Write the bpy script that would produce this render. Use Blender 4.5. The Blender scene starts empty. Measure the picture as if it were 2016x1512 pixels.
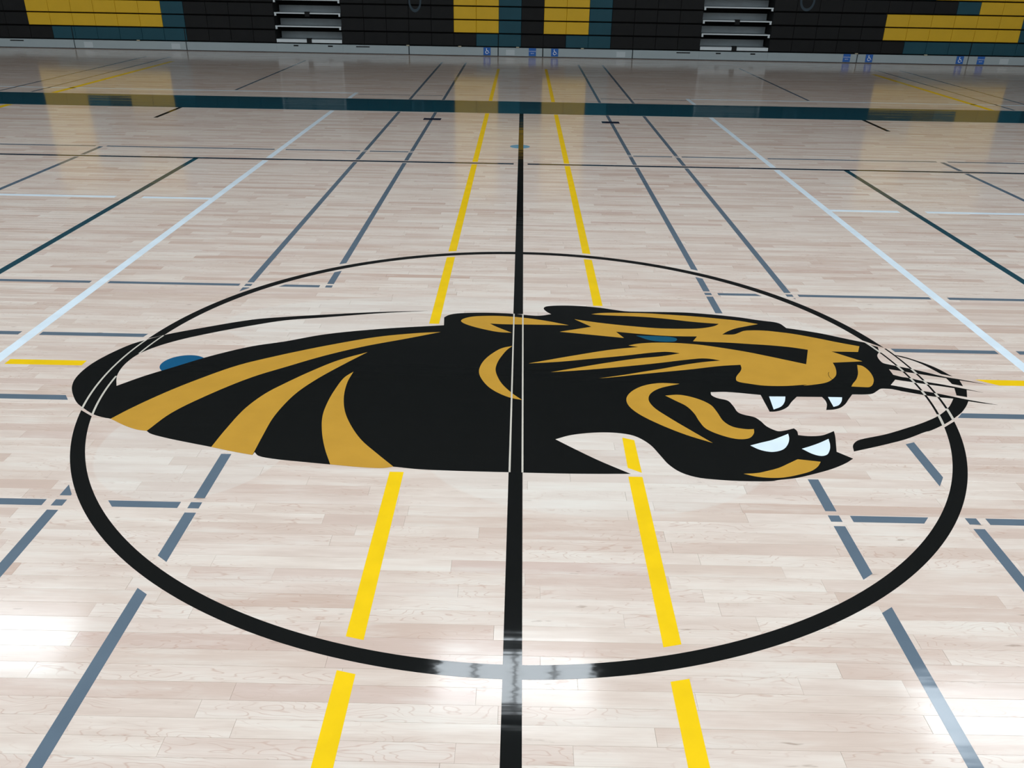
import bpy, math, random
import numpy as np
from mathutils import Matrix, Vector
from mathutils.geometry import tessellate_polygon

random.seed(11)
sc = bpy.context.scene
COL = sc.collection

# ------------------------------------------------------------------ camera
F_PX = 1666.0
R_ = Vector((0.99978687, 0.01258807, 0.01636323))
U_ = Vector((-0.0202369, 0.44074953, 0.89740199))
W_ = Vector((-0.00408447, 0.89754186, -0.44091033))
CAM = Vector((-0.0149, -3.4470, 1.6417))
cam_d = bpy.data.cameras.new('camera')
cam = bpy.data.objects.new('camera', cam_d)
COL.objects.link(cam)
cam_d.sensor_width = 36.0
cam_d.lens = F_PX * 36.0 / 2016.0
cam_d.clip_start = 0.05
cam.matrix_world = Matrix(((R_.x, U_.x, -W_.x, CAM.x), (R_.y, U_.y, -W_.y, CAM.y),
                           (R_.z, U_.z, -W_.z, CAM.z), (0, 0, 0, 1)))
sc.camera = cam

# ------------------------------------------------------------------ world, exposure
wd = bpy.data.worlds.new('world')
sc.world = wd
wd.use_nodes = True
wd.node_tree.nodes['Background'].inputs[0].default_value = (0.75, 0.85, 1.0, 1)
wd.node_tree.nodes['Background'].inputs[1].default_value = 0.3
sc.view_settings.view_transform = 'Standard'
sc.view_settings.look = 'None'
sc.view_settings.gamma = 1.0
sc.view_settings.exposure = 1.03
sc.view_settings.use_curve_mapping = False
LAMP_STRENGTH = 4.9
LAMP_COLOR = (0.845, 0.935, 1.0)
LAMP_Z = 7.5
LAMP_SPOTS = [(x, y - 0.08 * x) for y in (5.6, 2.2, -0.2, -2.6, -5.0, -7.4, -9.8, -12.2) for x in (-15.1, -7.75, 0.06, 6.75, 14.4)]  # first row is mirrored in the floor; unseen rows after it added to brighten
sc.cycles.max_bounces = 5
sc.cycles.diffuse_bounces = 3
sc.cycles.glossy_bounces = 3
ROOM_X, ROOM_Y0, ROOM_Y1, ROOM_Z = 16.5, -15.5, 17.0, 8.2

# ------------------------------------------------------------------ helpers
def obj(name, me, mat=None, parent=None, loc=None):
    o = bpy.data.objects.new(name, me)
    COL.objects.link(o)
    if mat is not None and me is not None and not me.materials:
        for m in (mat if isinstance(mat, (list, tuple)) else [mat]):
            me.materials.append(m)
    if parent is not None:
        o.parent = parent
    if loc is not None:
        o.location = loc
    return o

def tag(o, label, cat, group=None, kind=None):
    o['label'] = label
    if cat:
        o['category'] = cat
    if group:
        o['group'] = group
    if kind:
        o['kind'] = kind
    return o

def empty(name, loc=(0, 0, 0)):
    o = bpy.data.objects.new(name, None)
    o.empty_display_size = 0.1
    COL.objects.link(o)
    o.location = loc
    return o

def mesh(name, v, f):
    me = bpy.data.meshes.new(name)
    me.from_pydata([tuple(a) for a in v], [], [tuple(a) for a in f])
    me.update()
    return me

def boxes(name, bs):
    """one mesh from axis-aligned boxes (x0,x1,y0,y1,z0,z1)"""
    v, f = [], []
    for x0, x1, y0, y1, z0, z1 in bs:
        n = len(v)
        v += [(x, y, z) for z in (z0, z1) for y in (y0, y1) for x in (x0, x1)]
        f += [[n + i for i in q] for q in ((0, 2, 3, 1), (4, 5, 7, 6), (0, 1, 5, 4), (2, 6, 7, 3), (0, 4, 6, 2), (1, 3, 7, 5))]
    return mesh(name, v, f)

def cbox(name, x0, x1, y0, y1, z0, z1, c=0.006):
    """box with chamfered front (-y) edges"""
    v = [(x0, y1, z0), (x1, y1, z0), (x1, y1, z1), (x0, y1, z1),
         (x0, y0 + c, z0), (x1, y0 + c, z0), (x1, y0 + c, z1), (x0, y0 + c, z1),
         (x0 + c, y0, z0 + c), (x1 - c, y0, z0 + c), (x1 - c, y0, z1 - c), (x0 + c, y0, z1 - c)]
    f = [(0, 3, 2, 1), (0, 1, 5, 4), (1, 2, 6, 5), (2, 3, 7, 6), (3, 0, 4, 7),
         (4, 5, 9, 8), (5, 6, 10, 9), (6, 7, 11, 10), (7, 4, 8, 11), (8, 9, 10, 11)]
    return mesh(name, v, f)

def prism(name, pts, z0, z1):
    """a film of paint: polygon pts (x,y) from z0 to z1"""
    n = len(pts)
    v = [(x, y, z1) for x, y in pts] + [(x, y, z0) for x, y in pts]
    area = sum(pts[i][0] * pts[(i + 1) % n][1] - pts[(i + 1) % n][0] * pts[i][1] for i in range(n))
    tris = tessellate_polygon([[Vector((x, y, 0)) for x, y in pts]])
    f = []
    for a, b, c in tris:
        A, B, C = pts[a], pts[b], pts[c]
        cr = (B[0] - A[0]) * (C[1] - A[1]) - (B[1] - A[1]) * (C[0] - A[0])
        f.append((a, b, c) if cr > 0 else (a, c, b))
    for i in range(n):
        j = (i + 1) % n
        f.append((i, i + n, j + n, j) if area > 0 else (j, j + n, i + n, i))
    return mesh(name, v, f)

# ------------------------------------------------------------------ materials
class NT:
    def __init__(s, name):
        s.m = bpy.data.materials.new(name)
        s.m.use_nodes = True
        s.t = s.m.node_tree
        s.b = s.t.nodes['Principled BSDF']
    def n(s, typ, **kw):
        nd = s.t.nodes.new(typ)
        for k, v in kw.items():
            if k.startswith('i_'):
                key = k[2:]
                key = int(key) if key.isdigit() else key
                if hasattr(v, 'is_linked'):
                    s.t.links.new(v, nd.inputs[key])
                else:
                    nd.inputs[key].default_value = v
            else:
                setattr(nd, k, v)
        return nd
    def math(s, op, a, b=0.0, c=None, clamp=False):
        nd = s.n('ShaderNodeMath', operation=op, i_0=a, i_1=b)
        nd.use_clamp = clamp
        if c is not None:
            if hasattr(c, 'is_linked'):
                s.t.links.new(c, nd.inputs[2])
            else:
                nd.inputs[2].default_value = c
        return nd.outputs[0]
    def mix(s, fac, a, b, mode='MIX'):
        nd = s.n('ShaderNodeMix', data_type='RGBA', blend_type=mode)
        for sock, v in ((nd.inputs[0], fac), (nd.inputs[6], a), (nd.inputs[7], b)):
            if hasattr(v, 'is_linked'):
                s.t.links.new(v, sock)
            else:
                sock.default_value = v if not isinstance(v, tuple) or len(v) == 4 else (*v, 1)
        return nd.outputs[2]
    def link(s, a, b):
        s.t.links.new(a, b)

def ramp01(nt, x, a, b):
    nd = nt.n('ShaderNodeMapRange', i_0=x, i_1=a, i_2=b)
    nd.clamp = True
    return nd.outputs[0]

def floor_normal(nt, amp=0.005):
    """each board row of a sprung floor leans a hair differently; the lacquer ripples along it"""
    geo = nt.n('ShaderNodeNewGeometry')
    sep = nt.n('ShaderNodeSeparateXYZ', i_0=geo.outputs['Position'])
    row = nt.math('FLOOR', nt.math('DIVIDE', nt.math('ADD', sep.outputs[1], 0.0286), 0.0572))
    wn = nt.n('ShaderNodeTexWhiteNoise', noise_dimensions='1D', i_W=row)
    comb = nt.n('ShaderNodeCombineXYZ', i_0=nt.math('MULTIPLY', sep.outputs[0], 1.3), i_1=nt.math('MULTIPLY', sep.outputs[1], 20.0))
    no = nt.n('ShaderNodeTexNoise', noise_dimensions='2D', i_Vector=comb.outputs[0], i_Scale=2.0, i_Detail=2.0)
    comb2 = nt.n('ShaderNodeCombineXYZ', i_0=nt.math('MULTIPLY', sep.outputs[0], 30.0), i_1=nt.math('MULTIPLY', sep.outputs[1], 60.0))
    no2 = nt.n('ShaderNodeTexNoise', noise_dimensions='2D', i_Vector=comb2.outputs[0], i_Scale=1.0, i_Detail=2.0)
    ty = nt.math('ADD', nt.math('MULTIPLY', nt.math('SUBTRACT', wn.outputs[0], 0.5), amp * 2),
                 nt.math('MULTIPLY', nt.math('SUBTRACT', no.outputs[0], 0.5), amp * 5))
    tx = nt.math('MULTIPLY', nt.math('SUBTRACT', no2.outputs[0], 0.5), amp * 3.0)
    v = nt.n('ShaderNodeCombineXYZ', i_0=tx, i_1=ty, i_2=0.0)
    add = nt.n('ShaderNodeVectorMath', operation='ADD', i_0=geo.outputs['Normal'], i_1=v.outputs[0])
    nrm = nt.n('ShaderNodeVectorMath', operation='NORMALIZE', i_0=add.outputs[0])
    return nrm.outputs[0]

def paint(name, col, rough=0.055):
    nt = NT(name)
    geo = nt.n('ShaderNodeNewGeometry')
    no = nt.n('ShaderNodeTexNoise', i_Vector=geo.outputs['Position'], i_Scale=9.0, i_Detail=3.0)
    c = nt.mix(ramp01(nt, no.outputs[0], 0.35, 0.65), tuple(v * 0.96 for v in col), tuple(min(1, v * 1.03) for v in col))
    nt.link(c, nt.b.inputs['Base Color'])
    nt.b.inputs['Roughness'].default_value = rough
    nt.b.inputs['IOR'].default_value = 1.54
    nt.link(floor_normal(nt), nt.b.inputs['Normal'])
    return nt.m

def wood(name, per_object):
    nt = NT(name)
    geo = nt.n('ShaderNodeNewGeometry')
    sep = nt.n('ShaderNodeSeparateXYZ', i_0=geo.outputs['Position'])
    if per_object:
        oi = nt.n('ShaderNodeObjectInfo')
        base = oi.outputs['Color']
    else:
        at = nt.n('ShaderNodeAttribute', attribute_type='GEOMETRY', attribute_name='board')
        base = at.outputs['Color']
    bsep = nt.n('ShaderNodeSeparateColor', i_0=base)
    tone, hue, seed = bsep.outputs[0], bsep.outputs[1], bsep.outputs[2]
    x, y = sep.outputs[0], sep.outputs[1]
    off = nt.math('MULTIPLY', seed, 57.0)
    # board tone: creamy sapwood to pinkish brown heartwood
    c = nt.mix(tone, (0.805, 0.70, 0.615), (0.585, 0.42, 0.34))
    c = nt.mix(nt.math('MULTIPLY', hue, 0.5), c, (0.70, 0.56, 0.50))
    # broad cloudy figure
    v1 = nt.n('ShaderNodeCombineXYZ', i_0=nt.math('ADD', nt.math('MULTIPLY', x, 2.2), off), i_1=nt.math('MULTIPLY', y, 16.0), i_2=off)
    n1 = nt.n('ShaderNodeTexNoise', noise_dimensions='2D', i_Vector=v1.outputs[0], i_Scale=1.0, i_Detail=4.0, i_Roughness=0.6)
    c = nt.mix(nt.math('MULTIPLY', ramp01(nt, n1.outputs[0], 0.48, 0.75), 0.55), c, (0.60, 0.46, 0.385))
    c = nt.mix(nt.math('MULTIPLY', ramp01(nt, n1.outputs[0], 0.50, 0.28), 0.45), c, (0.83, 0.775, 0.70))
    # cathedral growth rings: thin contour lines of a stretched noise
    v2 = nt.n('ShaderNodeCombineXYZ', i_0=nt.math('ADD', nt.math('MULTIPLY', x, 3.2), off), i_1=nt.math('MULTIPLY', y, 15.0), i_2=off)
    n2 = nt.n('ShaderNodeTexNoise', noise_dimensions='2D', i_Vector=v2.outputs[0], i_Scale=1.0, i_Detail=2.5, i_Roughness=0.45)
    fr = nt.math('FRACT', nt.math('MULTIPLY', n2.outputs[0], 13.0))
    ln = nt.math('SUBTRACT', 1.0, ramp01(nt, nt.math('ABSOLUTE', nt.math('SUBTRACT', fr, 0.5)), 0.0, 0.10))
    v3 = nt.n('ShaderNodeCombineXYZ', i_0=nt.math('ADD', nt.math('MULTIPLY', x, 1.7), off), i_1=nt.math('MULTIPLY', y, 9.0), i_2=nt.math('ADD', off, 9.0))
    n3 = nt.n('ShaderNodeTexNoise', noise_dimensions='2D', i_Vector=v3.outputs[0], i_Scale=1.0, i_Detail=1.0)
    ln = nt.math('MULTIPLY', ln, ramp01(nt, n3.outputs[0], 0.46, 0.66))
    c = nt.mix(nt.math('MULTIPLY', ln, 0.55), c, (0.52, 0.32, 0.245))
    # fine streaks
    v4 = nt.n('ShaderNodeCombineXYZ', i_0=nt.math('ADD', nt.math('MULTIPLY', x, 5.0), off), i_1=nt.math('MULTIPLY', y, 260.0), i_2=off)
    n4 = nt.n('ShaderNodeTexNoise', noise_dimensions='2D', i_Vector=v4.outputs[0], i_Scale=1.0, i_Detail=2.0)
    c = nt.mix(nt.math('MULTIPLY', ramp01(nt, n4.outputs[0], 0.45, 0.75), 0.16), c, (0.52, 0.40, 0.33))
    # rare dark mineral flecks
    v5 = nt.n('ShaderNodeCombineXYZ', i_0=nt.math('MULTIPLY', x, 7.0), i_1=nt.math('MULTIPLY', y, 34.0), i_2=off)
    n5 = nt.n('ShaderNodeTexNoise', noise_dimensions='2D', i_Vector=v5.outputs[0], i_Scale=1.0, i_Detail=3.0)
    c = nt.mix(nt.math('MULTIPLY', ramp01(nt, n5.outputs[0], 0.75, 0.82), 0.6), c, (0.30, 0.20, 0.145))
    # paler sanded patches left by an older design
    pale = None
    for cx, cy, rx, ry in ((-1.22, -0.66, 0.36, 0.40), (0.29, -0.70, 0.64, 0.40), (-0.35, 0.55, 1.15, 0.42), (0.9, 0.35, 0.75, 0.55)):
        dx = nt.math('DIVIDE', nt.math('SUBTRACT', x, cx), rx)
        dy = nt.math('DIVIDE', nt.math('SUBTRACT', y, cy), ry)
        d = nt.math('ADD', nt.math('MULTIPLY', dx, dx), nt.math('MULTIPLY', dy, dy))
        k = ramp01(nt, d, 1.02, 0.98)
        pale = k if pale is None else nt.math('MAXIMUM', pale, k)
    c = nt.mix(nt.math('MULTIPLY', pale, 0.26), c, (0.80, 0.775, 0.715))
    nt.link(c, nt.b.inputs['Base Color'])
    nt.b.inputs['Roughness'].default_value = 0.12
    nt.b.inputs['IOR'].default_value = 1.54
    nt.link(floor_normal(nt, 0.0032), nt.b.inputs['Normal'])
    return nt.m

def plain(name, col, rough=0.5, metal=0.0, var=0.08, scale=25.0, bump=0.0, ior=1.45):
    nt = NT(name)
    tc = nt.n('ShaderNodeNewGeometry')
    no = nt.n('ShaderNodeTexNoise', i_Vector=tc.outputs['Position'], i_Scale=scale, i_Detail=4.0)
    c = nt.mix(no.outputs[0], tuple(v * (1 - var) for v in col), tuple(min(1, v * (1 + var)) for v in col))
    nt.link(c, nt.b.inputs['Base Color'])
    nt.b.inputs['Roughness'].default_value = rough
    nt.b.inputs['Metallic'].default_value = metal
    nt.b.inputs['IOR'].default_value = ior
    if bump:
        bp = nt.n('ShaderNodeBump', i_Height=no.outputs[0], i_Strength=bump, i_Distance=0.004)
        nt.link(bp.outputs[0], nt.b.inputs['Normal'])
    return nt.m

M = {
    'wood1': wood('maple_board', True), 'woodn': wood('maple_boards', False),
    'sub': plain('subfloor', (0.16, 0.10, 0.065), 0.8),
    'black': paint('black_paint', (0.0055, 0.0065, 0.0065)),
    'gold': paint('gold_paint', (0.56, 0.300, 0.040), 0.10),
    'yellow': paint('yellow_paint', (0.92, 0.59, 0.008), 0.10),
    'slate': paint('slate_paint', (0.118, 0.160, 0.205), 0.09),
    'white': paint('white_paint', (0.78, 0.885, 0.96), 0.10),
    'teal': paint('dark_teal_paint', (0.004, 0.062, 0.09), 0.08),
    'tealline': paint('teal_line_paint', (0.012, 0.062, 0.088), 0.09),
    'navyline': paint('navy_line_paint', (0.006, 0.024, 0.045), 0.09),
    'navy': paint('navy_paint', (0.012, 0.018, 0.04), 0.08),
    'dotfar': paint('sky_blue_paint', (0.05, 0.30, 0.50), 0.09),
    'dot': paint('deep_blue_paint', (0.008, 0.095, 0.205), 0.09),
    'eye': paint('eye_blue_paint', (0.008, 0.085, 0.145), 0.09),
    'pale': paint('bare_maple_gap', (0.62, 0.57, 0.49), 0.12),
    'pblack': plain('black_plastic', (0.0065, 0.007, 0.0075), 0.6, bump=0.15, var=0.25, scale=6, ior=1.3),
    'pyellow': plain('yellow_plastic', (0.68, 0.41, 0.007), 0.5, bump=0.15, var=0.06, scale=6),
    'pteal': plain('teal_plastic', (0.009, 0.064, 0.09), 0.55, bump=0.15, var=0.1, scale=6, ior=1.35),
    'gap': plain('black_void', (0.004, 0.004, 0.004), 0.9),
    'kick': plain('grey_steel', (0.34, 0.40, 0.42), 0.45, var=0.05, scale=4),
    'kickpale': plain('pale_tape', (0.47, 0.53, 0.55), 0.4, var=0.03),
    'riser': plain('grey_riser', (0.25, 0.29, 0.31), 0.5, var=0.15, scale=7),
    'nosing': plain('bright_aluminium', (0.62, 0.68, 0.70), 0.4, var=0.05),
    'tab': plain('beige_tab', (0.42, 0.38, 0.27), 0.6),
    'brown': plain('brown_edge', (0.035, 0.022, 0.018), 0.6),
    'blue': plain('sign_blue', (0.012, 0.11, 0.42), 0.4, var=0.03),
    'signw': plain('sign_white', (0.8, 0.84, 0.88), 0.4, var=0.02),
    'ring': plain('faint_blue_print', (0.014, 0.034, 0.05), 0.5),
    'wall': plain('painted_block_wall', (0.14, 0.145, 0.15), 0.8, var=0.1, scale=1.5),
    'wall2': plain('pale_block_wall', (0.72, 0.72, 0.70), 0.8, var=0.05, scale=1.5),
    'ceil': plain('grey_ceiling_deck', (0.23, 0.235, 0.24), 0.8, var=0.1, scale=1.0),
    'frame': plain('white_lamp_frame', (0.6, 0.6, 0.6), 0.5),
}
def lamp_mat():
    nt = NT('lit_diffuser')
    nt.b.inputs['Base Color'].default_value = (0.8, 0.8, 0.8, 1)
    nt.b.inputs['Emission Color'].default_value = (*LAMP_COLOR, 1)
    nt.b.inputs['Emission Strength'].default_value = LAMP_STRENGTH
    return nt.m
M['lamp'] = lamp_mat()

# ------------------------------------------------------------------ room shell
floor = obj('floor', boxes('floor', [(-ROOM_X, ROOM_X, ROOM_Y0, ROOM_Y1, -0.12, -0.016)]), M['sub'])
tag(floor, 'pale maple strip gymnasium floor', None, kind='structure')
for nm, b, m in (
        ('wall_back', (-ROOM_X, ROOM_X, ROOM_Y1, ROOM_Y1 + 0.2, -0.12, ROOM_Z), 'wall'),
        ('wall_front', (-ROOM_X, ROOM_X, ROOM_Y0 - 0.2, ROOM_Y0, -0.12, ROOM_Z), 'wall2'),
        ('wall_left', (-ROOM_X - 0.2, -ROOM_X, ROOM_Y0 - 0.2, ROOM_Y1 + 0.2, -0.12, ROOM_Z), 'wall2'),
        ('wall_right', (ROOM_X, ROOM_X + 0.2, ROOM_Y0 - 0.2, ROOM_Y1 + 0.2, -0.12, ROOM_Z), 'wall2'),
        ('ceiling', (-ROOM_X - 0.2, ROOM_X + 0.2, ROOM_Y0 - 0.2, ROOM_Y1 + 0.2, ROOM_Z, ROOM_Z + 0.2), 'ceil')):
    o = obj(nm, boxes(nm, [b]), M[m])
    o['kind'] = 'structure'
    o['label'] = {'wall_back': 'dark block wall behind the folded bleachers', 'wall_front': 'pale block wall on the camera side of the gym',
                  'wall_left': 'pale end wall on the neck side of the emblem', 'wall_right': 'pale end wall on the snout side of the emblem',
                  'ceiling': 'grey metal deck ceiling of the gym'}[nm]

# ------------------------------------------------------------------ maple boards
BW, GAPW, CH = 0.0572, 0.0005, 0.0004
rng = np.random.default_rng(5)
def board_col():
    t = rng.random()
    tone = 0.05 + 0.28 * rng.random() if t < 0.54 else (0.32 + 0.38 * rng.random() if t < 0.90 else 0.62 + 0.35 * rng.random())
    return (float(tone), float(rng.random() ** 2 * (0.3 + tone)), float(rng.random()))
boards = []
row0, row1 = int(-4.2 / BW), int((ROOM_Y1 - 1.2) / BW)
for r in range(row0, row1 + 1):
    yc = r * BW
    half = 3.2 + max(0.0, (yc + 3.4)) * 0.78 + 0.8
    half = min(half, ROOM_X - 0.05)
    x = -half - rng.random() * 0.8
    while x < half:
        L = float(rng.choice([0.28, 0.42, 0.55, 0.7, 0.9, 1.15, 1.5], p=[.1, .16, .2, .2, .17, .12, .05]) * rng.uniform(0.85, 1.15))
        boards.append((x, min(x + L, ROOM_X - 0.02), yc, board_col()))
        x += L
def to_px(P):
    d = Vector(P) - CAM
    z = d.dot(W_)
    if z < 0.05:
        return None
    return 1008 + F_PX * d.dot(R_) / z, 756 - F_PX * d.dot(U_) / z
def shown(b):
    x0, x1, yc, _ = b
    A = 0.0
    qs = [to_px((x, y, 0)) for x, y in ((x0, yc - BW / 2), (x1, yc - BW / 2), (x1, yc + BW / 2), (x0, yc + BW / 2))]
    if any(q is None for q in qs):
        return 0.0
    lo, hi = max(0, min(q[0] for q in qs)), min(2016, max(q[0] for q in qs))
    t, bt = max(0, min(q[1] for q in qs)), min(1512, max(q[1] for q in qs))
    return max(0.0, hi - lo) * max(0.0, bt - t)
order = sorted(range(len(boards)), key=lambda i: -shown(boards[i]))
near = set(order[:300])
def board_geo(x0, x1, y0, y1):
    g, c = GAPW / 2, CH
    a = [(x0 + g, y0 + g), (x1 - g, y0 + g), (x1 - g, y1 - g), (x0 + g, y1 - g)]
    t = [(x0 + g + c, y0 + g + c), (x1 - g - c, y0 + g + c), (x1 - g - c, y1 - g - c), (x0 + g + c, y1 - g - c)]
    v = [(*q, -0.016) for q in a] + [(*q, -c) for q in a] + [(*q, 0.0) for q in t]
    f = [(0, 1, 5, 4), (1, 2, 6, 5), (2, 3, 7, 6), (3, 0, 4, 7), (4, 5, 9, 8), (5, 6, 10, 9), (6, 7, 11, 10), (7, 4, 8, 11), (8, 9, 10, 11)]
    return v, f
v, f = board_geo(-0.5, 0.5, -BW / 2, BW / 2)
plank_me = mesh('plank', v, f)
plank_me.materials.append(M['wood1'])
for i in sorted(near):
    x0, x1, yc, colr = boards[i]
    o = obj('plank', plank_me, None, floor, ((x0 + x1) / 2, yc, 0))
    o.scale = (x1 - x0, 1, 1)
    o.color = (*colr, 1)
V, Fc, cols = [], [], []
for i, (x0, x1, yc, colr) in enumerate(boards):
    if i in near:
        continue
    n = len(V)
    if yc < 4.0:
        v, f = board_geo(x0, x1, yc - BW / 2, yc + BW / 2)
    else:
        v = [(x0, yc - BW / 2, 0), (x1, yc - BW / 2, 0), (x1, yc + BW / 2, 0), (x0, yc + BW / 2, 0)]
        f = [(0, 1, 2, 3)]
    V += v
    Fc += [tuple(n + k for k in q) for q in f]
    cols += [colr] * len(f)
me = mesh('far_planks', V, Fc)
at = me.attributes.new('board', 'FLOAT_COLOR', 'FACE')
at.data.foreach_set('color', np.array([(*c, 1.0) for c in cols], dtype=np.float32).ravel())
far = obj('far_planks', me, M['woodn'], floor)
far['kind'] = 'stuff'
# plain boards under the camera and in the corners of the hall that the picture does not show
V, Fc, cols = [], [], []
for r in range(int(ROOM_Y0 / BW) + 1, row0):
    n = len(V)
    y0, y1 = r * BW - BW / 2, r * BW + BW / 2
    V += [(-ROOM_X, y0, 0), (ROOM_X, y0, 0), (ROOM_X, y1, 0), (-ROOM_X, y1, 0)]
    Fc.append((n, n + 1, n + 2, n + 3))
    cols.append(board_col())
for r in range(row0, row1 + 1):
    yc = r * BW
    half = min(3.2 + max(0.0, (yc + 3.4)) * 0.78 + 0.8, ROOM_X - 0.05)
    if half > ROOM_X - 1:
        continue
    for a, b in ((-ROOM_X, -half - 0.8), (half + 1.7, ROOM_X)):
        n = len(V)
        V += [(a, yc - BW / 2, -0.0005), (b, yc - BW / 2, -0.0005), (b, yc + BW / 2, -0.0005), (a, yc + BW / 2, -0.0005)]
        Fc.append((n, n + 1, n + 2, n + 3))
        cols.append(board_col())
me = mesh('outer_planks', V, Fc)
at = me.attributes.new('board', 'FLOAT_COLOR', 'FACE')
at.data.foreach_set('color', np.array([(*c, 1.0) for c in cols], dtype=np.float32).ravel())
o = obj('outer_planks', me, M['woodn'], floor)
o['kind'] = 'stuff'

# ------------------------------------------------------------------ court lines
Z1, Z2, Z3 = 0.0003, 0.0006, 0.0009
XO = -0.008
R_OUT, R_IN = 1.8288, 1.7780
G_OUT, G_IN = 1.868, 1.748
def num(v):
    return v if callable(v) else (lambda e, v=v: v)
def circ(r, sgn):
    return lambda e: sgn * math.sqrt(max(r * r - e * e, 0.0))
CIRC_HI = (circ(G_IN, 1), circ(G_OUT, 1))
CIRC_LO = (circ(G_OUT, -1), circ(G_IN, -1))
def sq(c, h=0.018, g=0.025):
    """gaps on both sides of a crossing line"""
    return [(c - h - g, c - h), (c + h, c + h + g)]
def strip(c, hw, lo, hi, vertical, z=Z1):
    """mesh of one stretch of a line: across = c +- hw, along lo(e)..hi(e)"""
    N = 8
    cols_ = []
    for i in range(N + 1):
        e = c - hw + 2 * hw * i / N
        cols_.append((e, lo(e), hi(e)))
    run, out = [], []
    for cc in cols_ + [None]:
        if cc is not None and cc[2] - cc[1] > 0.002:
            run.append(cc)
        else:
            if len(run) > 1:
                out.append(run)
            run = []
    if not out:
        return None
    pts = []
    run = max(out, key=len)
    straight = abs((run[0][1] + run[-1][1]) / 2 - run[len(run) // 2][1]) < 5e-4 and abs((run[0][2] + run[-1][2]) / 2 - run[len(run) // 2][2]) < 5e-4
    if straight:
        run = [run[0], run[-1]]
    pts = [(e, l) for e, l, h in run] + [(e, h) for e, l, h in reversed(run)]
    if not vertical:
        pts = [(b, a) for a, b in pts]
    return prism('segment', pts, 0.0, z)
def court_line(name, label, mat, c, hw, start, end, breaks=(), vertical=True, extra=(), z=Z1, cat='court line', group=None):
    ends = []
    cur = num(start)
    brs = sorted(((num(a), num(b)) for a, b in breaks), key=lambda q: (q[0](c) + q[1](c)) / 2)
    for a, b in brs:
        ends.append((cur, a))
        cur = b
    ends.append((cur, num(end)))
    meshes = [m for m in (strip(c, hw, lo, hi, vertical, z) for lo, hi in ends) if m is not None]
    meshes += [prism('segment', p, 0.0, z) for p in extra]
    if len(meshes) == 1:
        o = obj(name, meshes[0], M[mat])
    else:
        o = empty(name, (c, 0, 0) if vertical else (0, c, 0))
        for m in meshes:
            ch = obj('segment', m, M[mat], o)
            ch.location = (-c, 0, 0) if vertical else (0, -c, 0)
    return tag(o, label, cat, group, 'thing')

NECK, SNOUT = 'neck side', 'snout side'
YH = {'H1': 4.565, 'H2': 5.04, 'H3': 1.105, 'H4': 0.352, 'H5': -0.318, 'H6': -1.081}
H1B = (YH['H1'] - 0.055, YH['H1'] + 0.055)
TEAL = (7.615, 8.69)
FARY = -7.0

# teal side band
tag(obj('side_band', prism('side_band', [(-15, TEAL[0]), (15, TEAL[0]), (15, TEAL[1]), (-15, TEAL[1])], 0, Z1), M['teal']),
    'wide dark teal band painted across the floor in front of the bleachers', 'court band', kind='thing')
# black centre line
court_line('center_line', 'black centre line running through the circle up to the teal band', 'black', XO, 0.0254, FARY, TEAL[0],
           breaks=[(-0.832, 0.735)], z=Z1 + 0.00004)
# yellow pair
court_line('court_line', 'long yellow stripe nearest the black centre line, ' + NECK, 'yellow', XO - 0.43, 0.0254, FARY, 12.85,
           breaks=[CIRC_LO, (-0.845, 0.577), CIRC_HI, H1B, (TEAL[0] - 0.02, TEAL[1] + 0.02)])
court_line('court_line', 'long yellow stripe nearest the black centre line, ' + SNOUT, 'yellow', XO + 0.433, 0.0254, FARY, 12.95,
           breaks=[CIRC_LO, (-0.845, 0.88), CIRC_HI, H1B, (TEAL[0] - 0.02, TEAL[1] + 0.02)],
           extra=[[(0.404, -0.785), (0.452, -0.817), (0.452, -0.58), (0.407, -0.561)]])
# slate pairs
V_BR = sq(YH['H2']) + [H1B, (TEAL[0] - 0.02, TEAL[1] + 0.02)]
court_line('court_line', 'inner slate grey line of the double pair, ' + NECK, 'slate', XO - 1.079, 0.019, FARY, 13.85,
           breaks=[CIRC_LO] + sq(YH['H6']) + [(-0.745, YH['H3'] - 0.018), sq(YH['H3'])[1], CIRC_HI] + V_BR)
court_line('court_line', 'inner slate grey line of the double pair, ' + SNOUT, 'slate', XO + 1.076, 0.019, FARY, 13.85,
           breaks=[CIRC_LO] + sq(YH['H6']) + [(-0.838, 0.805)] + sq(YH['H3']) + [CIRC_HI] + V_BR)
court_line('court_line', 'outer slate grey line of the double pair, ' + NECK, 'slate', XO - 1.538, 0.019, FARY, 13.85,
           breaks=sq(YH['H6']) + [(circ(1.842, -1), circ(1.855, 1))] + sq(YH['H3']) + V_BR)
court_line('court_line', 'outer slate grey line of the double pair, ' + SNOUT, 'slate', XO + 1.538, 0.019, FARY, 13.85,
           breaks=sq(YH['H6']) + [(circ(G_OUT, -1), circ(G_OUT, 1))] + sq(YH['H3']) + V_BR,
           extra=[[(1.513, -0.868), (1.552, -0.806), (1.551, -0.551), (1.512, -0.568)]])
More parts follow.
